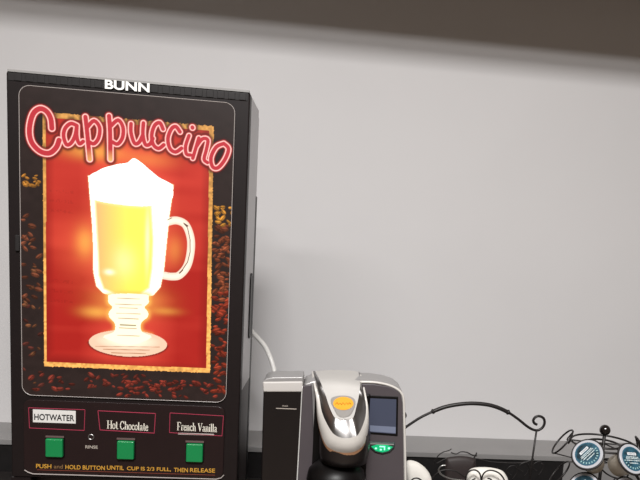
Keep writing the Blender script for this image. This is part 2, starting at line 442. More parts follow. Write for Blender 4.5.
# ---- neon lettering
def Z7(l): return [(20 + x / 5.82, 95 + y / 5.82) for x, y in l]
def Z8(l): return [(120 + x / 5.33, 105 + y / 5.33) for x, y in l]
strokes = [
    (Z7([(190, 195), (184, 140), (160, 98), (120, 82), (80, 115), (60, 200), (72, 275), (120, 328), (175, 340), (215, 308), (232, 265)]), 2.8),
    (Z7([(335, 180), (300, 168), (268, 195), (258, 240), (275, 290), (303, 280), (326, 235), (335, 180)]), 2.3),
    (Z7([(335, 180), (335, 245), (350, 285), (372, 272)]), 2.3),
    (Z7([(385, 130), (395, 220), (410, 375)]), 2.5),
    (Z7([(400, 185), (435, 152), (467, 190), (462, 250), (435, 285), (408, 275)]), 2.3),
    (Z7([(522, 125), (528, 220), (530, 375)]), 2.5),
    (Z7([(535, 180), (575, 148), (603, 190), (600, 250), (572, 287), (542, 275)]), 2.3),
    (Z8([(62, 102), (62, 150), (80, 205), (105, 200), (125, 160)]), 2.3),
    (Z8([(128, 98), (125, 160), (138, 212), (162, 210), (178, 180)]), 2.3),
    (Z8([(232, 130), (215, 97), (188, 110), (172, 160), (180, 212), (208, 233), (236, 214)]), 2.3),
    (Z8([(322, 145), (300, 117), (276, 130), (258, 180), (268, 232), (298, 252), (330, 232)]), 2.3),
    (Z8([(370, 165), (352, 220), (356, 262), (378, 268)]), 2.2),
    (Z8([(388, 121), (388.5, 123)]), 2.4),
    (Z8([(422, 178), (405, 235), (390, 285)]), 2.2),
    (Z8([(408, 225), (440, 183), (470, 188), (462, 240), (450, 290), (468, 308)]), 2.2),
    (Z8([(555, 207), (515, 225), (487, 280), (495, 330), (525, 335), (562, 290), (580, 235), (555, 207)]), 2.3),
]
txt_sd = np.full(u.shape, 1e9)
for path, r in strokes:
    p = UL(catmull(path, 4))
    txt_sd = np.minimum(txt_sd, seg_dist(u, v, p) * 1.0 - r * 1.2)
mix(np.exp(-(np.clip(txt_sd - 1.3, 0, None) / 2.2) ** 2) * 0.85, L3((46, 16, 16)))
mix(np.exp(-(np.clip(txt_sd, 0, None) / 1.1) ** 2) * 0.9, L3((205, 60, 58)))
low = np.clip((v - U(90, 148)[1]) / 12, 0, 1)[..., None] * np.exp(-((u - U(105, 0)[0]) / 22) ** 2)[..., None]
fill = L3((190, 50, 60)) * (1 - low) + L3((240, 190, 110)) * low
insd = np.clip(-txt_sd * 2 + 0.3, 0, 1)[..., None]
C[:] = C * (1 - insd) + fill * insd
ring = np.clip(1 - (np.abs(txt_sd + 0.25) / 0.72) ** 2, 0, 1)
mix(ring, L3((255, 205, 196), 1.1))
# ---- shape the sheet: clip to the rounded outline
def in_rr(x, z):
    cx = np.clip(x, px0 + rad, px1 - rad); cz = np.clip(z, pz0 + rad, pz1 - rad)
    return np.hypot(x - cx, z - cz) <= rad
def grid_mesh(name, GX, GZ, C, keep, Y, m, parent, thick=0.002):
    ny_, nx_ = GX.shape
    off = parent_world(parent)
    co = np.stack([GX - off[0], np.full(GX.shape, Y) - off[1], GZ - off[2]], -1).reshape(-1, 3)
    idx = np.arange(ny_ * nx_).reshape(ny_, nx_)
    q = np.stack([idx[:-1, :-1], idx[:-1, 1:], idx[1:, 1:], idx[1:, :-1]], -1)
    q = q[keep].reshape(-1, 4)
    used = np.unique(q); remap = -np.ones(ny_ * nx_, int); remap[used] = np.arange(len(used))
    q = remap[q]; co = co[used]; cc = C.reshape(-1, 3)[used]
    me = bpy.data.meshes.new(name); me.from_pydata(co.tolist(), [], q.tolist())
    ca = me.color_attributes.new('print', 'FLOAT_COLOR', 'POINT')
    ca.data.foreach_set('color', np.concatenate([cc, np.ones((len(cc), 1))], 1).astype(np.float32).ravel())
    me.materials.append(m); me.update()
    o = bpy.data.objects.new(name, me); COL.objects.link(o); o.parent = parent
    return o
cxm = (GX[:-1, :-1] + GX[1:, 1:]) / 2; czm = (GZ[:-1, :-1] + GZ[1:, 1:]) / 2
M_poster = mat('backlit_print', (0, 0, 0), 0.3, coat=0.15, attr='print', es=0.76)
MB().prism(rrect(px0, pz0, px1, pz1, rad, 8), FY - 0.0026, FY + 0.003).build('sign_panel', M_black, machine)
pst = grid_mesh('backlit_poster', GX, GZ, C, in_rr(cxm, czm), FY - 0.003, M_poster, machine)
# clear edge around the sheet
rim = [(x, FY - 0.003, z) for x, z in rrect(px0, pz0, px1, pz1, rad, 8)]
MB().tube(rim, 0.00055, 6, closed=True).build('poster_edge', M_edge_glint, machine)

# ---- control panel
cp = MB().prism(rrect(F(26, 470)[0] - 0.002, F(120, 475.5)[1], F(222, 475)[0] + 0.002, F(120, 403)[1] + 0.001, 0.012, 6), FY - 0.003, FY + 0.002).build('control_panel', M_panel, machine, bevel=0.0012)
PF = FY - 0.003
glint_path = [at(24.5, 470.5, PF), at(28, 472), at(33, 473.8)] if False else [at(24.5, 470, PF), at(28, 472.2, PF), at(33, 473.9, PF), at(80, 475.2, PF), at(130, 476.8, PF), at(180, 478.2, PF), at(216, 479.2, PF), at(221, 478, PF), at(224, 475, PF)]
MB().tube(glint_path, 0.0009, 6).build('panel_edge_glint', M_edge_glint, cp)  # pale tube painting in the highlight along the panel's lower edge
def line_rect(pts, name, parent, r=0.0006):
    mb = MB(); P_ = [at(x, y, PF - 0.0003) for x, y in pts]
    for a_, b_ in zip(P_, P_[1:] + P_[:1]): mb.tube([a_, b_], r, 6)
    mb.build(name, M_red, parent)
line_rect([(28.6, 407.8), (85, 409.8), (84.2, 430.5), (29.5, 428)], 'label_border', cp)
line_rect([(98, 410.8), (155.5, 413.6), (154.3, 433.2), (100, 430)], 'label_border', cp, 0.0007)
line_rect([(170, 413), (223.5, 416), (222, 436), (169.5, 432.6)], 'label_border', cp)
def slab(x0, y0, x1, y1, th, name, m, parent, bevel=0.0004, base=PF):
    a, b = at(x0, y1, PF), at(x1, y0, PF)
    return MB().box(a[0], b[0], base - th, base + 0.001, a[2], b[2]).build(name, m, parent, bevel=bevel)
wl = slab(33, 410.9, 75.8, 422.2, 0.0006, 'name_label', mat('label_white', (206, 204, 200), .6), cp)
a = at(34.5, 420.2, PF); b = at(74.5, 412.4, PF)
text_mesh('HOTWATER', 'lettering', M_ink, wl, (a[0], PF - 0.0007, a[2] + 0.0008), b[0] - a[0], 0.0104, bold=0.016)
slab(178, 433.9, 214, 434.5, 0.0006, 'label_glint_strip', M_edge_glint, cp)

# condensed serif lettering, drawn stroke by stroke
G = {
 'H': (.78, [([(.14, 0), (.14, 1)], 1), ([(.62, 0), (.62, 1)], 1), ([(.14, .5), (.62, .5)], 0), ([(0, 0), (.28, 0)], 0), ([(0, 1), (.28, 1)], 0), ([(.48, 0), (.76, 0)], 0), ([(.48, 1), (.76, 1)], 0)]),
 'o': (.48, [([(.22, 0), (.06, .12), (.04, .33), (.08, .55), (.22, .64), (.37, .55), (.41, .33), (.38, .12), (.22, 0)], .8)]),
 't': (.34, [([(.15, .88), (.15, .1), (.22, 0), (.32, .06)], 1), ([(.02, .63), (.3, .63)], 0)]),
 'C': (.7, [([(.62, .74), (.5, .95), (.34, 1), (.15, .86), (.07, .5), (.15, .14), (.34, 0), (.5, .04), (.63, .22)], 1), ([(.62, .7), (.62, 1)], 0)]),
 'h': (.56, [([(.12, 0), (.12, 1)], 1), ([(.12, .5), (.28, .64), (.4, .56), (.42, 0)], .9), ([(0, 0), (.23, 0)], 0), ([(.32, 0), (.53, 0)], 0), ([(.02, 1), (.12, 1)], 0)]),
 'c': (.44, [([(.37, .5), (.24, .64), (.09, .53), (.05, .32), (.09, .1), (.24, 0), (.38, .12)], .9)]),
 'l': (.28, [([(.12, 0), (.12, 1)], 1), ([(0, 0), (.24, 0)], 0), ([(.02, 1), (.12, 1)], 0)]),
 'a': (.48, [([(.08, .52), (.2, .64), (.32, .55), (.33, .1), (.42, .02)], .9), ([(.32, .38), (.1, .28), (.06, .12), (.16, 0), (.32, .12)], .7)]),
 'e': (.44, [([(.07, .36), (.38, .36), (.34, .56), (.22, .64), (.09, .52), (.05, .32), (.1, .08), (.24, 0), (.38, .12)], .8)]),
 'F': (.64, [([(.14, 0), (.14, 1)], 1), ([(.14, 1), (.58, 1), (.58, .8)], .2), ([(.14, .52), (.42, .52), (.42, .64), (.42, .4)], 0), ([(0, 0), (.3, 0)], 0), ([(0, 1), (.14, 1)], 0)]),
 'r': (.4, [([(.12, 0), (.12, .62)], 1), ([(.12, .45), (.24, .63), (.36, .6)], .7), ([(0, 0), (.25, 0)], 0), ([(.01, .62), (.12, .62)], 0)]),
 'n': (.56, [([(.12, 0), (.12, .62)], 1), ([(.12, .5), (.28, .64), (.4, .56), (.42, 0)], .9), ([(0, 0), (.23, 0)], 0), ([(.32, 0), (.53, 0)], 0), ([(.01, .62), (.12, .62)], 0)]),
 'V': (.74, [([(.1, 1), (.37, 0)], 1), ([(.37, 0), (.62, 1)], .2), ([(0, 1), (.24, 1)], 0), ([(.5, 1), (.74, 1)], 0)]),
 'i': (.28, [([(.12, 0), (.12, .62)], 1), ([(.12, .86), (.12, .9)], 1.2), ([(0, 0), (.24, 0)], 0), ([(.01, .62), (.12, .62)], 0)]),
 ' ': (.28, []),
}
def serif(txt, x0, yb0, x1, yb1, hpx, parent):
    total = sum(G[c][0] for c in txt)
    A = Vector(at(x0, yb0, PF - 0.0004)); B = Vector(at(x1, yb1, PF - 0.0004))
    H = hpx * 0.00163
    mb = MB(); cur = 0
    for c in txt:
        w, ss = G[c]
        for pts, k in ss:
            for (p, q) in zip(pts[:-1], pts[1:]):
                def W3(s_):
                    tt = (cur + s_[0]) / total; P_ = A.lerp(B, tt); return (P_.x, P_.z + s_[1] * H)
                a_, b_ = W3(p), W3(q)
                dx_, dz_ = b_[0] - a_[0], b_[1] - a_[1]; L = math.hypot(dx_, dz_) or 1e-6
                th = 0.00026 + 0.00042 * k
                nx_, nz_ = -dz_ / L * th, dx_ / L * th; ex, ez = dx_ / L * th * .4, dz_ / L * th * .4
                mb.prism([(a_[0] + nx_ - ex, a_[1] + nz_ - ez), (a_[0] - nx_ - ex, a_[1] - nz_ - ez), (b_[0] - nx_ + ex, b_[1] - nz_ + ez), (b_[0] + nx_ + ex, b_[1] + nz_ + ez)], PF - 0.0005, PF + 0.0002)
        cur += w
    return mb.build('lettering', mat('cream_print', (226, 220, 206), 0.6), parent)
serif('Hot Chocolate', 107, 428.4, 148.2, 430.8, 8.2, cp)
serif('French Vanilla', 177, 430.2, 217, 432.2, 8.4, cp)
# push buttons
for (x, y) in ((55.3, 447.2), (126.3, 449.4), (195, 452.2)):
    a, b = at(x - 9.6, y + 9.6, PF), at(x + 9.6, y - 11.6, PF)
    fr = MB().prism(rrect(a[0], a[2], b[0], b[2], 0.001, 2), PF - 0.0012, PF + 0.001).build('button_frame', M_jet, cp, bevel=0.0003)
    a, b = at(x - 9.2, y - 10.2, PF), at(x + 9.2, y - 11.4, PF)
    a2, b2 = at(x - 8.6, y + 8.9, PF), at(x + 8.6, y - 8.9, PF)
    MB().box(a2[0], b2[0], PF - 0.0065, PF + 0.001, a2[2], b2[2]).build('button', M_green, fr, bevel=0.0022, seg=3)
    MB().box(a[0], b[0], PF - 0.0022, PF, a[2], b[2]).build('button_ridge', mat('ridge', (92, 74, 72), .5), fr)
c = at(91.3, 436.8, PF)
MB().tube([(c[0] + 0.0042 * math.cos(t_), PF - 0.0008, c[2] + 0.0042 * math.sin(t_)) for t_ in np.linspace(0, 2 * math.pi, 20, endpoint=False)], 0.0009, 6, True).build('rinse_switch', M_steel, cp)
a = at(85.5, 448.3, PF)
text_mesh('RINSE', 'lettering', M_dimprint, cp, (a[0], PF - 0.0002, a[2]), 0.0195, 0.0052, bold=0.01)
def run(txt, x0, y0, x1, y1, h, m):
    a, b = at(x0, y0, PF), at(x1, y1, PF)
    o = text_mesh(txt, 'lettering', m, cp, (a[0], PF - 0.0002, a[2]), b[0] - a[0], h, bold=0.012)
run('PUSH', 36.2, 468.0, 51.5, 468.4, 0.0072, M_yel)
run('and', 54, 468.3, 63, 468.6, 0.0066, M_yeld)
run('HOLD BUTTON', 65.5, 469.0, 105, 469.8, 0.0072, M_yel)
run('UNTIL', 107, 469.6, 124, 470.0, 0.0072, M_yel)
run('CUP IS 2/3 FULL,', 127, 470.6, 171, 471.4, 0.0074, M_yel)
run('THEN', 174, 471.8, 188, 472.2, 0.0072, M_yel)
run('RELEASE', 190, 472.0, 215, 473.0, 0.0072, M_yel)
MB().tube([at(37, 469.8, PF), at(125, 472.4, PF), at(215, 475.2, PF)], 0.0004, 5).build('printed_line', mat('rust_line', (120, 50, 30), .6), cp)

# ------------------------------------------------------------------ white tube behind
tb = [at(244, 322, 1.45), at(254, 334, 1.42), at(264, 345, 1.40), at(270, 357, 1.38), at(274, 370, 1.37), at(276, 385, 1.36), at(277, 410, 1.355)]
tb = tb + [(tb[-1][0], 1.36, 1.0), (tb[-1][0] - 0.01, 1.38, 0.915)]
tag(MB().tube(catmull(tb, 6), 0.0052, 10).build('water_tube', M_tube, smooth=True), 'thin white tube curving down behind the coffee brewer', 'tube')

# ------------------------------------------------------------------ single cup brewer
BY = 1.08
brew = thing('coffee_brewer', 'silver and black single-cup coffee brewer with a yellow oval badge', 'coffee maker', (0.04, 1.18, CT))
def B(x, y, Y=BY):
    p = at(x, y, Y); return (p[0], p[2])
zb = CT + 0.012
def poly(pts, y0, y1, name, m, parent=brew, bevel=0.0, **k):
    return MB().prism(pts, y0, y1).build(name, m, parent, bevel=bevel, **k)
# reservoir
xr0, xr1 = B(263.3, 391)[0], B(303, 391)[0]
res = poly([B(263.3, 391), B(303, 391), (xr1 - 0.006, zb), (xr0 + 0.004, zb)], BY, 1.15, 'water_reservoir', mat('smoked_plastic', (20, 16, 16), 0.3, coat=0.15, noise=0.05), bevel=0.003)
poly([B(262.6, 381.5), B(303, 381), B(303, 392), B(263.2, 392)], BY - 0.003, 1.152, 'reservoir_collar', mat('pale_collar', (186, 182, 178), 0.5), res, bevel=0.003)
poly([B(263.6, 381), B(266, 378.6), B(273, 377.2), B(303, 377), B(303, 382), B(263, 382.5)], BY - 0.001, 1.135, 'reservoir_lid', M_silver, res, bevel=0.006)
slb = at(276, 408.6, BY); sle = at(296.5, 408.2, BY)
MB().box(slb[0], sle[0], BY - 0.0007, BY, slb[2], slb[2] + 0.0012).build('level_mark', M_dimprint, res)
a = at(282.5, 406.5, BY)
text_mesh('MAX', 'level_lettering', M_dimprint, res, (a[0], BY - 0.0004, a[2]), 0.0095, 0.0024, bold=0.01)
# main shell: silver top and side frame, lower rear body
shell = poly([B(304, 384), B(312, 381), B(356, 380), B(372, 380.3), B(386, 382.5), B(396, 386), B(402, 391), B(405, 399), B(405.8, 420), B(406.8, 480), (B(406, 480)[0] + 0.008, zb), (B(297, 480)[0] - 0.004, zb), B(296.6, 480)],
             BY, 1.148, 'shell', M_silver, bevel=0.004)
MB().tube(catmull([at(x, y, BY - 0.001) for x, y in [(296.6, 492), (297.8, 470), (299.5, 440), (301.2, 410), (302.4, 386)]], 4), 0.0015, 6).build('shell_edge', M_trim, shell, smooth=True)
MB().tube(catmull([at(x, y, BY) for x, y in [(360, 382), (374, 382.3), (386, 384.4), (395, 387.8), (401, 392.6), (403.6, 400), (404.2, 420), (405, 450), (405.6, 492)]], 4), 0.0022, 8).build('shell_edge', M_white, shell, smooth=True)
MB().box(xr0 + 0.012, 0.146, 1.14, 1.30, zb, at(330, 390, 1.15)[2] - 0.012).build('rear_body', M_grey, brew, bevel=0.01)
MB().box(xr0 + 0.005, 0.165, 1.09, 1.31, CT, CT + 0.02).build('base', M_jet, brew, bevel=0.004)
# dark front panel left strip, right panel
poly([B(302.8, 385), B(311.6, 384), B(312.5, 400), B(315, 480), (B(315, 480)[0], zb + 0.005), (B(297.5, 480)[0] - 0.004, zb + 0.005), B(297.8, 480)], BY - 0.006, BY + 0.003, 'left_panel', M_grey, bevel=0.0015)
rp = poly([B(357, 383.2), B(374, 383.8), B(388, 386), B(396, 389.3), B(400.8, 394.5), B(402.3, 402), B(402.8, 430), B(403.6, 480), (B(404, 480)[0] + 0.006, zb + 0.005), (B(366, 480)[0], zb + 0.005), B(366, 480)], BY - 0.004, BY + 0.003, 'right_panel', M_grey, bevel=0.0015)
# display
MB().prism([B(365.5, 394.5), B(398, 396), B(397.4, 435.5), B(366, 433)], BY - 0.0052, BY).build('display_frame', M_jet, rp, bevel=0.001)
scr = MB().prism([B(368.5, 397.4), B(396, 398.6), B(395.4, 433.0), B(368.8, 431)], BY - 0.0058, BY).build('display', mat('screen', (56, 60, 74), 0.22, emit=(62, 68, 86), es=0.35, coat=0.3), rp)
MB().prism([B(369.8, 424.4), B(395.4, 426), B(395.2, 432.2), B(369.8, 430.3)], BY - 0.0060, BY).build('display_band', mat('screen_band', (100, 106, 124), 0.3, emit=(96, 104, 122), es=0.3), rp)
# lit button
bt = MB().prism([B(368.6, 440.6), B(381, 441), B(394.6, 441.6), B(394, 446.5), B(389.5, 450.8), B(382, 452.6), B(374.5, 450.6), B(369.5, 446)], BY - 0.0075, BY).build('control_button', mat('dark_green_plastic', (40, 58, 54), .35), rp, bevel=0.001)
MB().prism([B(370.8, 445.0), B(377, 443.0), B(386, 443.3), B(392.4, 445.6), B(388, 449.4), B(382, 450.9), B(375.5, 449.4)], BY - 0.0082, BY).build('button_light', mat('green_glow', (10, 120, 80), .4, emit=(10, 205, 130), es=0.6), bt)
gm = MB()
for (x0, y0, x1, y1) in ((379, 444.6, 384.6, 445.6), (383.4, 444.6, 384.8, 448.6), (379.4, 447.4, 381.4, 448.8), (374.5, 446.2, 376.6, 447.6), (387.4, 446, 389.6, 447.6)):
    a, b = B(x0, y1), B(x1, y0); gm.box(a[0], b[0], BY - 0.0087, BY - 0.008, a[1], b[1])
gm.build('button_symbol', mat('mint_glow', (160, 240, 210), .4, emit=(170, 255, 220), es=0.6), bt)
MB().prism([B(370, 441.8), B(393.6, 442.6), B(393.4, 443.6), B(370, 442.8)], BY - 0.0084, BY - 0.006).build('button_trim', M_silver, bt)

# brewing head: centre column and dark head
MB().box(B(312.5, 450)[0], B(367, 450)[0], BY - 0.008, BY + 0.002, zb, B(340, 392)[1]).build('centre_column', M_jet, brew, bevel=0.003)
hx_, hz_ = B(343, 470, 1.06)
MB().lathe([(0.0395, 0), (0.0415, 0.012), (0.0425, 0.03), (0.0425, 0.05)], (at(344, 460, 1.03)[0], 1.04, at(344, 468, 1.0)[2]), 48).build('brew_head', mat('black_head', (24, 20, 20), .35, coat=.2), brew, smooth=True)
MB().lathe([(0.046, 0.0), (0.05, 0.014), (0.047, 0.03), (0.03, 0.046)], (at(336, 480, 1.03)[0], 1.045, at(336, 490, 1.02)[2] - 0.004), 48).build('pod_holder', M_jet, brew, smooth=True)
MB().box(0.04 - 0.06, 0.04 + 0.06, 0.965, 1.085, CT, CT + 0.028).build('drip_tray', M_jet, brew, bevel=0.008)
# handle arm: three nested U shaped loops
inner = [(315, 371, 1.15), (320, 381, 1.068), (325.5, 395, 1.046), (329.5, 407, 1.026), (334, 416.5, 1.008), (338.5, 419.5, 1.004), (344, 420, 1.002), (349.5, 419.7, 1.004), (353.5, 417, 1.008), (356.3, 407, 1.026), (359, 395, 1.046), (360, 384, 1.064), (358.5, 371.5, 1.15)]
mid = [(313.2, 371.6, 1.152), (315.8, 385, 1.070), (319, 397, 1.054), (322.5, 414, 1.030), (330.5, 430, 1.002), (336.8, 436, 0.992), (345, 438.2, 0.988), (352.6, 437.2, 0.990), (358.5, 434, 0.994), (364.6, 420, 1.024), (366.2, 407, 1.044), (364, 393, 1.060), (360, 375, 1.12)]
outer = [(312.4, 372.4, 1.154), (314.4, 386, 1.072), (316, 399, 1.060), (317.8, 421, 1.040), (324.2, 442, 1.012), (333.4, 450.4, 1.002), (345, 452.8, 0.997), (356, 451, 1.000), (364.4, 443.5, 1.008), (368.8, 426, 1.034), (368, 408, 1.052), (365, 393, 1.066), (360.6, 375.5, 1.13)]
K = 6
I_ = catmull([at(*p) for p in inner], K); O_ = catmull([at(*p) for p in mid], K); R_ = catmull([at(*p) for p in outer], K)
n = len(I_)
arm = bpy.data.objects.new('handle_arm', None)
# panel
mb = MB(); vs = []; fs = []
h_ = n // 2; cols = 8
for i in range(h_ + 1):
    a_, b_ = np.array(I_[i]), np.array(I_[n - 1 - i])
    for j in range(cols + 1):
        t_ = j / cols; p = a_ * (1 - t_) + b_ * t_
        bulge = 0.003 * math.sin(math.pi * t_); p = p + np.array([0, -bulge * 0.6, bulge])
        vs.append(tuple(p))
for i in range(h_):
    for j in range(cols):
        k0 = i * (cols + 1) + j; fs.append((k0, k0 + cols + 1, k0 + cols + 2, k0 + 1))
mb.add(vs, fs)
arm = mb.build('handle_top', mat('matte_silver', (182, 179, 175), 0.65, noise=0.01), brew, smooth=True)
def band(Aq, Bq, name, m, bulge=0.0, steps=4, parent=brew):
    vs = []; fs = []
    for i in range(n):
        a_, b_ = np.array(Aq[i]), np.array(Bq[i])
        for j in range(steps + 1):
            t_ = j / steps; s_ = math.sin(math.pi * t_)
            cx_ = np.array(at(342, 400, 1.1)); d = (a_ + b_) / 2 - cx_; d[1] = -abs(d[1]) - 0.02; d /= np.linalg.norm(d)
            vs.append(tuple(a_ * (1 - t_) + b_ * t_ + d * bulge * s_))
    for i in range(n - 1):
        for j in range(steps):
            k0 = i * (steps + 1) + j; fs.append((k0, k0 + 1, k0 + steps + 2, k0 + steps + 1))
    return MB().add(vs, fs).build(name, m, parent, smooth=True)
band(I_, O_, 'chrome_band', M_chrome, 0.002)
band(O_, R_, 'arm_rim', M_white, 0.0035)
BK = [(p[0], p[1] + 0.0015, p[2] - 0.0062 * math.sin(math.pi * i / (n - 1)) ** 2) for i, p in enumerate(R_)]
band(R_, BK, 'arm_underside', M_tan if False else mat('arm_lip', (150, 112, 84), .4, noise=.05), 0.0)
BK2 = [(p[0], max(p[1], 1.09), p[2]) for i, p in enumerate(BK)]
band(BK, BK2, 'arm_skirt', M_jet, 0.0)
# badge
def surf(x, y, lift=0.0):
    # depth of the arm's top panel at photo row y
    ys = [371, 381, 395, 407, 416.5, 420]; Ys = [1.15, 1.068, 1.046, 1.026, 1.008, 1.002]
    Y_ = float(np.interp(y, ys, Ys)) - 0.0035 - lift
    return at(x, y, Y_)
def patch(pts, name, m, lift, th=0.0012):
    top = [surf(x, y, lift + th) for x, y in pts]; bot = [surf(x, y, lift - 0.002) for x, y in pts]; k = len(pts)
    return MB().add(top + bot, [tuple(range(k - 1, -1, -1)), tuple(range(k, 2 * k))] + [(i, (i + 1) % k, (i + 1) % k + k, i + k) for i in range(k)]).build(name, m, brew)
bs = patch(catmull([(331.5, 398), (337, 396), (345, 395.6), (352, 397.2), (355.4, 401), (354, 408), (350, 415), (344, 417.4), (338, 415.5), (334, 408.5), (331, 402)], 4, True), 'badge_surround', M_bgrey, 0.0, 0.0008)
patch([(343.3 + 10.2 * math.cos(t_), 403.4 + 6.6 * math.sin(t_)) for t_ in np.linspace(0, 2 * math.pi, 28, endpoint=False)], 'oval_badge', M_gold, 0.0012)
bl = MB()
wv = [(335.5, 404.2), (337, 402.4), (338.5, 404.4), (340, 403), (341.5, 404.6), (343, 402.6), (345, 404.6), (346.5, 402.6), (348, 404.4), (349.5, 402.6), (351, 404.2)]
bl.tube([surf(x, y, 0.0032) for x, y in wv], 0.0007, 5).build('badge_lettering', M_goldd, brew)
MB().tube([surf(319, 398, -.028), surf(321.5, 394, -.022)], 0.001, 6)

# ------------------------------------------------------------------ wrought iron basket
OY = 1.26
org = thing('wire_basket', 'black wrought-iron basket with an arched carrying handle ending in scrolls', 'basket', (0.32, OY, CT))
arch = [(402, 430), (407, 426.3), (420, 417.8), (433, 411.5), (444, 407.3), (457, 404.6), (472, 403.4), (487, 404.6), (498, 407.6), (508, 412.2), (518, 419), (527, 426.2), (533, 429.6), (538, 430.2), (542.6, 427.4), (544.6, 422.6), (543.4, 418.2), (539.5, 416.2), (535.6, 417), (533.3, 420.2), (534.4, 423.2), (537, 424.6)]
P0 = at(402, 430, OY); PC = at(536.5, 430.5, OY); midx = (P0[0] + PC[0]) / 2 - 0.002
right = [at(x, y, OY) for x, y in arch]
lscroll = [(2 * midx - p[0], p[1], p[2]) for p in right[12:]][::-1]
hand = MB().tube(catmull(lscroll + right, 5), 0.0028, 10).build('handle', M_iron, org, smooth=True)
MB().tube(catmull([at(x, y, OY) for x, y in arch[3:10]], 6), 0.0042, 12).build('handle_sleeve', M_iron, hand, smooth=True)
for i0 in (3, 9):
    a, b = Vector(at(*arch[i0], OY)), Vector(at(*arch[i0 + (1 if i0 == 3 else -1)], OY)); d = (b - a).normalized()
    MB().tube([a - d * 0.003, a, a + d * 0.003], [0.004, 0.0058, 0.004], 12).build('collar', M_iron, hand, smooth=True)
zr = at(534, 458, OY)[2]
xl, xrg = 2 * midx - PC[0] , PC[0]
# basket rim (rectangular), corner posts, floor and scroll work
by0, by1 = 1.19, 1.36
zr0 = zr - 0.004
for xx in (xl, xrg - 0.004):
    MB().tube([(xx if xx == xl else PC[0], OY, PC[2]), (xx, OY, zr - 0.02), (xx, OY, CT + 0.004)], 0.0022, 8).build('handle_post', M_iron, org, smooth=True)
xb0, xb1 = xl - 0.0, at(560, 462, 1.19)[0]
for z_, nm in ((CT + 0.05, 'side_rail'), (CT + 0.004, 'base_rail')):
    MB().tube([(xb0, by0, z_), (xb1, by0, z_), (xb1, by1, z_), (xb0, by1, z_)], 0.002, 8, True).build(nm, M_iron, org)
zc = at(470, 461, by1)[2]
MB().box(xb0 + 0.003, xb1 - 0.003, by0 + 0.006, by1 - 0.004, CT + 0.004, CT + 0.007).build('basket_floor', M_jet, org)
for xx, yy in ((xb0, by0), (xb1, by0), (xb1, by1), (xb0, by1)):
    MB().tube([(xx, yy, CT), (xx, yy, CT + 0.07)], 0.0022, 8).build('post', M_iron, org)
# front scrollwork seen over the packets
SY = 1.185
def scroll(pts, r=0.0016, Y=SY, name='scroll'):
    return MB().tube(catmull([at(x, y, Y) for x, y in pts], 5), r, 8).build(name, M_iron, org, smooth=True)
scroll([(466, 493), (465.6, 483), (466.5, 475), (470, 471), (475, 470), (479.4, 473), (481, 479), (481, 487), (478, 493), (472, 493), (470, 487), (471.5, 481), (475.5, 478.5)])
scroll([(505.5, 484), (503, 477.5), (498.5, 472.8), (492, 470.4), (486.5, 471.2), (482.8, 475), (481.6, 481), (482, 489), (486, 493), (491.5, 491), (493, 485), (491, 479.5), (487.5, 478.2)])
scroll([(505.5, 484), (508, 490), (513, 496), (520, 499)])
scroll([(410, 492), (409.5, 484), (413, 479), (418, 478.4), (422.5, 482), (423, 489), (419, 494)])
scroll([(423, 489), (430, 495), (440, 498), (452, 497), (460, 494), (466, 493)])
scroll([(432, 480), (436, 474), (444, 470), (455, 471), (462, 475), (466.5, 478)], 0.0013, 1.2)
# little scrolls on the rear rim
rr_ = [(434, 463), (438, 456), (443, 452.2), (449, 450.4), (451.5, 448.8)]
scroll(rr_, 0.0012, 1.34, 'rim_scroll')
scroll([(451, 452.5), (456, 454), (461, 451.8), (467, 452.4), (472, 455), (477, 456)], 0.0013, 1.34, 'rim_scroll')
scroll([(474, 458), (476, 454.5), (476.6, 452.6)], 0.0016, 1.34, 'rim_scroll')
scroll([(436, 464), (448, 458), (462, 458), (478, 459), (492, 462), (520, 463), (534, 459)], 0.0016, 1.34, 'rim_scroll')
for (x_, y_) in ((512, 466), (524, 463), (538, 462)):
    scroll([(x_, y_ + 14), (x_ + 5, y_ + 6), (x_ + 3, y_), (x_ - 3, y_ + 1), (x_ - 5, y_ + 6), (x_ - 1, y_ + 9)], 0.0010, 1.3, 'rim_scroll')
# contents
def pouch(name, pts, Y, th, m, label, cat, zbot, group=None):
    """soft packet: outline at depth Y bulging in the middle"""
    P_ = [at(x, y, Y) for x, y in pts]
    P_ = [(p[0], max(p[2], zbot)) for p in P_]
    cx_ = sum(p[0] for p in P_) / len(P_); cz_ = sum(p[1] for p in P_) / len(P_)
    loc = Vector((cx_, Y, zbot)); rings = []; k = len(P_)
    vs = []; fs = []
    lv = [(1.0, 0.0), (0.96, 0.45), (0.85, 0.75), (0.6, 0.95), (0.3, 1.0)]
    seq = [(s_, -d) for s_, d in lv[::-1]] + [(s_, d) for s_, d in lv[1:]]
    for s_, d in seq:
        for p in P_: vs.append((cx_ + (p[0] - cx_) * s_ - loc.x, d * th / 2, cz_ + (p[1] - cz_) * s_ - loc.z))
    for i in range(len(seq) - 1):
        for j in range(k): fs.append((i * k + j, i * k + (j + 1) % k, (i + 1) * k + (j + 1) % k, (i + 1) * k + j))
    fs.append(tuple(range(k - 1, -1, -1))); fs.append(tuple((len(seq) - 1) * k + j for j in range(k)))
    o = MB().add(vs, fs).build(name, m, smooth=True); o.location = loc
    return tag(o, label, cat, group)
zf = CT + 0.0085
cpk = catmull([(466.5, 480), (468, 473), (471, 469.2), (477, 467.6), (486, 467.4), (495, 468.4), (502, 470.6), (506, 475), (508.5, 482), (509, 500), (505, 522), (485, 524), (470, 522), (466, 502)], 4, True)
pouch('packet', cpk, 1.215, 0.03, M_paper, 'white rounded packet behind the two black scrolls of the wire basket', 'packet', zf, 'packets in the wire basket')
lpk = catmull([(406, 480), (405, 468), (406.5, 461.4), (411, 460.2), (418, 462.4), (425, 467.6), (430, 474.5), (432.5, 484), (434, 504), (430, 524), (418, 526), (409, 524), (406.5, 504)], 4, True)
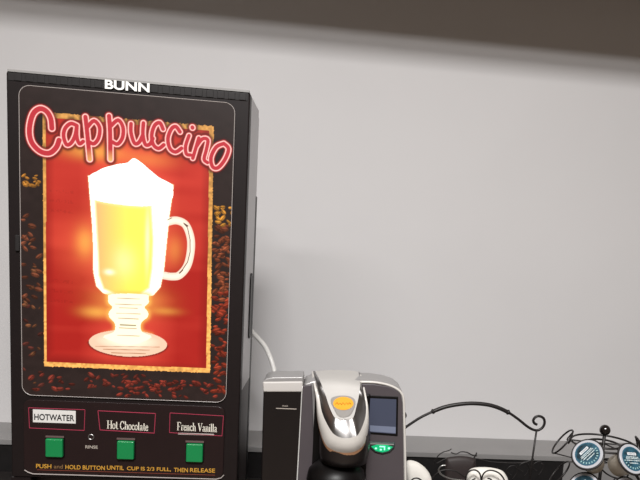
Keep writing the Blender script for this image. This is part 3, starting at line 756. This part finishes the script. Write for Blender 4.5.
pouch('packet', lpk, 1.235, 0.03, M_paper, 'white packet squeezed against the right side of the coffee brewer', 'packet', zf, 'packets in the wire basket')
bpk = catmull([(445, 500), (444.5, 470), (446, 459), (450, 457), (462, 456), (473, 458), (476, 464), (476, 500), (470, 515), (450, 515)], 4, True)
pouch('tea_packet', bpk, 1.29, 0.02, M_brown, 'dark brown packet standing behind the white packets in the wire basket', 'packet', zf, 'packets in the wire basket')
hk = [at(x, y, 1.165) for x, y in ((446, 465.4), (442, 465.8), (439, 468.6), (439.6, 472.4), (443.5, 476), (450, 478.6), (458, 480), (466, 481), (476, 486))]
hk += [(hk[-1][0] + 0.01, 1.165, 1.0), (hk[-1][0] + 0.012, 1.165, CT + 0.004)]
tag(MB().tube(catmull(hk, 5), 0.0016, 8).build('metal_hook', M_steel, smooth=True), 'thin silver curved hook rising left of the white packet behind scrolls', 'hook')

# ------------------------------------------------------------------ pod carousel
CY = 1.052
cxp, _, cz_ball = at(605.0, 430.0, CY)
car = thing('pod_carousel', 'black wire carousel with a round ball finial holding coffee pods', 'pod holder', (cxp, CY, CT))
view = math.atan2(cxp, CY)          # heading of the carousel seen from the camera
MB().lathe([(0.065, 0), (0.066, 0.004), (0.060, 0.008), (0.01, 0.010)], (cxp, CY, CT), 48).build('base', M_iron, car, smooth=True)
MB().tube([(cxp, CY, CT + 0.008), (cxp, CY, cz_ball - 0.004)], 0.0030, 12).build('centre_post', M_iron, car, smooth=True)
fin = MB().lathe([(0.0008, -0.0096)] + [(0.0096 * math.cos(a_), 0.0096 * math.sin(a_)) for a_ in np.linspace(-1.4, 1.4, 14)] + [(0.0008, 0.0096)], (cxp, CY, cz_ball), 24)
fin.build('ball_finial', mat('gloss_black', (20, 15, 15), .18, coat=.6), car, smooth=True)
RAD = 0.071
zt = at(589, 457.6, 0.985)[2]
angs = [math.radians(a_) for a_ in (-19, 42, 103, -80, 161)]
tilt = math.radians(36)
def frame_at(phi, z):
    th = view + math.pi  # direction from carousel to camera (heading), measured from +Y
    h = th - phi
    d = Vector((math.sin(h), math.cos(h), 0))
    nrm = (d * math.cos(tilt) + Vector((0, 0, math.sin(tilt)))).normalized()
    c = Vector((cxp, CY, z)) + d * RAD
    side = Vector((0, 0, 1)).cross(nrm).normalized(); up = nrm.cross(side)
    return c, nrm, side, up, d
rr0 = 0.0270
for ti in range(4):
    z_ = zt - 0.059 * ti
    for phi in (angs if ti else angs[:4]):
        c, nrm, side, up, d = frame_at(phi, z_)
        cc_ = c - nrm * 0.0004
        ring_o = MB().tube([cc_ + (side * math.cos(t_) + up * math.sin(t_)) * rr0 for t_ in np.linspace(0, 2 * math.pi, 28, endpoint=False)], 0.0017, 6, True).build('pod_ring', M_iron, car, smooth=True)
    # wavy wire joining the rings of a tier to the post
    w_ = MB()
    for phi in (angs if ti else angs[:4]):
        c, nrm, side, up, d = frame_at(phi, z_)
        lo = c - nrm * 0.002 - up * rr0
        w_.tube([lo, (lo + Vector((cxp, CY, lo.z)) ) / 2 - Vector((0, 0, 0.006)), Vector((cxp, CY, lo.z - 0.002)) + d * 0.002], 0.0011, 6)
    w_.build('tier_spokes', M_iron, car, smooth=True)
zh = at(604, 434.5, CY + 0.056)[2]
for zz, rr_ in ((zh, 0.056), (zh - 0.001, 0.028)):
    MB().tube([(cxp + rr_ * math.cos(t_), CY + rr_ * math.sin(t_), zz) for t_ in np.linspace(0, 2 * math.pi, 40, endpoint=False)], 0.0019, 6, True).build('top_hoop', M_iron, car, smooth=True)
w_ = MB()
for phi in angs[:4]:
    c, nrm, side, up, d = frame_at(phi, zt)
    hi = c - nrm * 0.002 + up * rr0
    w_.tube([Vector((cxp, CY, zh)), Vector((cxp, CY, zh)) + d * 0.056], 0.0012, 6)
    Hh = Vector((cxp, CY, zh)) + d * 0.056
    w_.tube(catmull([Hh, Hh + side * 0.012 - Vector((0, 0, 0.004)) + d * 0.006, hi], 4), 0.0012, 6)
    w_.tube(catmull([Hh, Hh - side * 0.012 - Vector((0, 0, 0.004)) + d * 0.006, hi], 4), 0.0012, 6)
w_.build('top_spokes', M_iron, car, smooth=True)

# pods: local +Z points out of the lid
def disc_print(seed, parent):
    k = 64; r = 0.0210
    xs = np.linspace(-r, r, k + 1); gx, gy = np.meshgrid(xs, xs)
    Cc = np.zeros(gx.shape + (3,))
    Cc[:] = L3((30, 64, 78)); nn = vnoise(gx * 1000 + seed * 7, gy * 1000, 5)
    Cc = Cc * (0.2 + 1.6 * nn)[..., None]
    rg = np.hypot(gx, gy); Cc[rg > r * 0.9] = L3((40, 84, 104))
    rs = random.Random(seed)
    ang = rs.uniform(0.75, 1.1) if seed % 2 == 0 else rs.uniform(-0.2, 0.1)
    ca, sa = math.cos(ang), math.sin(ang)
    lx = gx * ca + gy * sa; ly = -gx * sa + gy * ca
    white = L3((215, 228, 228))
    Cc[(np.abs(ly - 0.0085) < 0.0023) & (np.abs(lx) < 0.009)] = L3((205, 208, 210))
    Cc[(np.abs(ly - 0.0085) < 0.0009) & (np.abs(lx) < 0.007) & (np.sin(lx * 4000) > -0.2)] = L3((60, 70, 80))
    for q_, wd in ((0.003, 0.012), (0.0005, 0.014), (-0.003, 0.013), (-0.0075, 0.009)):
        sel = (np.abs(ly - q_) < 0.0008) & (np.abs(lx) < wd) & (np.sin(lx * 3300 + q_ * 9000) > -0.3); Cc[sel] = white
    rim_ = (rg > r * 0.72) & (np.sin(np.arctan2(gy, gx) * 22) > 0.4) & (rg < r * 0.86) & (ly < 0); Cc[rim_] = L3((150, 186, 186))
    q = (np.hypot(gx[:-1, :-1] + r / k, gy[:-1, :-1] + r / k) < r)
    o = grid_mesh('lid_print', gx, gy, Cc, q, 0, mat('pod_print', (0, 0, 0), 0.35, attr='print', coat=.2), parent)
    # grid lies in XZ facing -Y: turn it to face +Z
    for vtx in o.data.vertices: vtx.co = (vtx.co.x, vtx.co.z, 0.0010)
    return o
def make_pod(label, seed, c, nrm, side, up):
    r = thing('coffee_pod', label, 'coffee pod', (0, 0, 0), 'coffee pods in the wire carousel')
    MB().lathe([(0.0175, -0.043), (0.0185, -0.042), (0.0222, -0.002), (0.0222, -0.0012)], (0, 0, 0), 36).build('cup', M_cup, r, smooth=True)
    ld = MB().lathe([(0.0245, -0.0014), (0.0256, -0.0008), (0.0256, 0.0002), (0.0248, 0.0008), (0.0212, 0.0006)], (0, 0, 0), 40).build('lid', M_rim, r)
    disc_print(seed, ld)
    m = Matrix([[side.x, up.x, nrm.x, c.x], [side.y, up.y, nrm.y, c.y], [side.z, up.z, nrm.z, c.z], [0, 0, 0, 1]])
    r.matrix_world = m
    r.location = m.to_translation(); r.rotation_euler = m.to_euler()
    return r
for ti, ai, seed, lab in ((0, 0, 2, 'white-rimmed pod with blue lid facing forward at the top of the wire carousel'),
                    (0, 1, 3, 'pod with blue lid and visible beige cup at the right edge, upper tier'),
                    (1, 0, 4, 'blue-lidded pod directly below the forward-facing top pod, cut by the bottom edge'),
                    (1, 1, 5, 'pod in the bottom right corner, below the upper right pod')):
    c, nrm, side, up, d = frame_at(angs[ai], zt - 0.059 * ti)
    make_pod(lab, seed, c + nrm * 0.0012, nrm, side, up)

# ------------------------------------------------------------------ light
def area(name, loc, sx, sy, e, col=(1, 1, 1), rot=(0, 0, 0)):
    l = bpy.data.lights.new(name, 'AREA'); l.shape = 'RECTANGLE'; l.size = sx; l.size_y = sy; l.energy = e; l.color = col
    o = bpy.data.objects.new(name, l); COL.objects.link(o); o.location = loc; o.rotation_euler = rot
    return o
area('ceiling_lamp_far', (-0.95, -1.10, 2.97), 1.2, 0.32, 36, (1.0, 0.985, 0.975))
area('ceiling_lamp_right', (0.35, -1.15, 2.97), 1.0, 0.32, 36, (1.0, 0.985, 0.975))
area('ceiling_lamp_near', (-0.02, -0.58, 2.97), 0.6, 0.42, 88, (1.0, 0.985, 0.975))
w = bpy.data.worlds.new('room'); bpy.context.scene.world = w; w.use_nodes = True
w.node_tree.nodes['Background'].inputs['Color'].default_value = (1.0, 0.84, 0.70, 1)
w.node_tree.nodes['Background'].inputs['Strength'].default_value = 0.13
vs_ = bpy.context.scene.view_settings
vs_.view_transform = 'Standard'; vs_.look = 'None'; vs_.gamma = 1; vs_.use_curve_mapping = False; vs_.exposure = 0.0
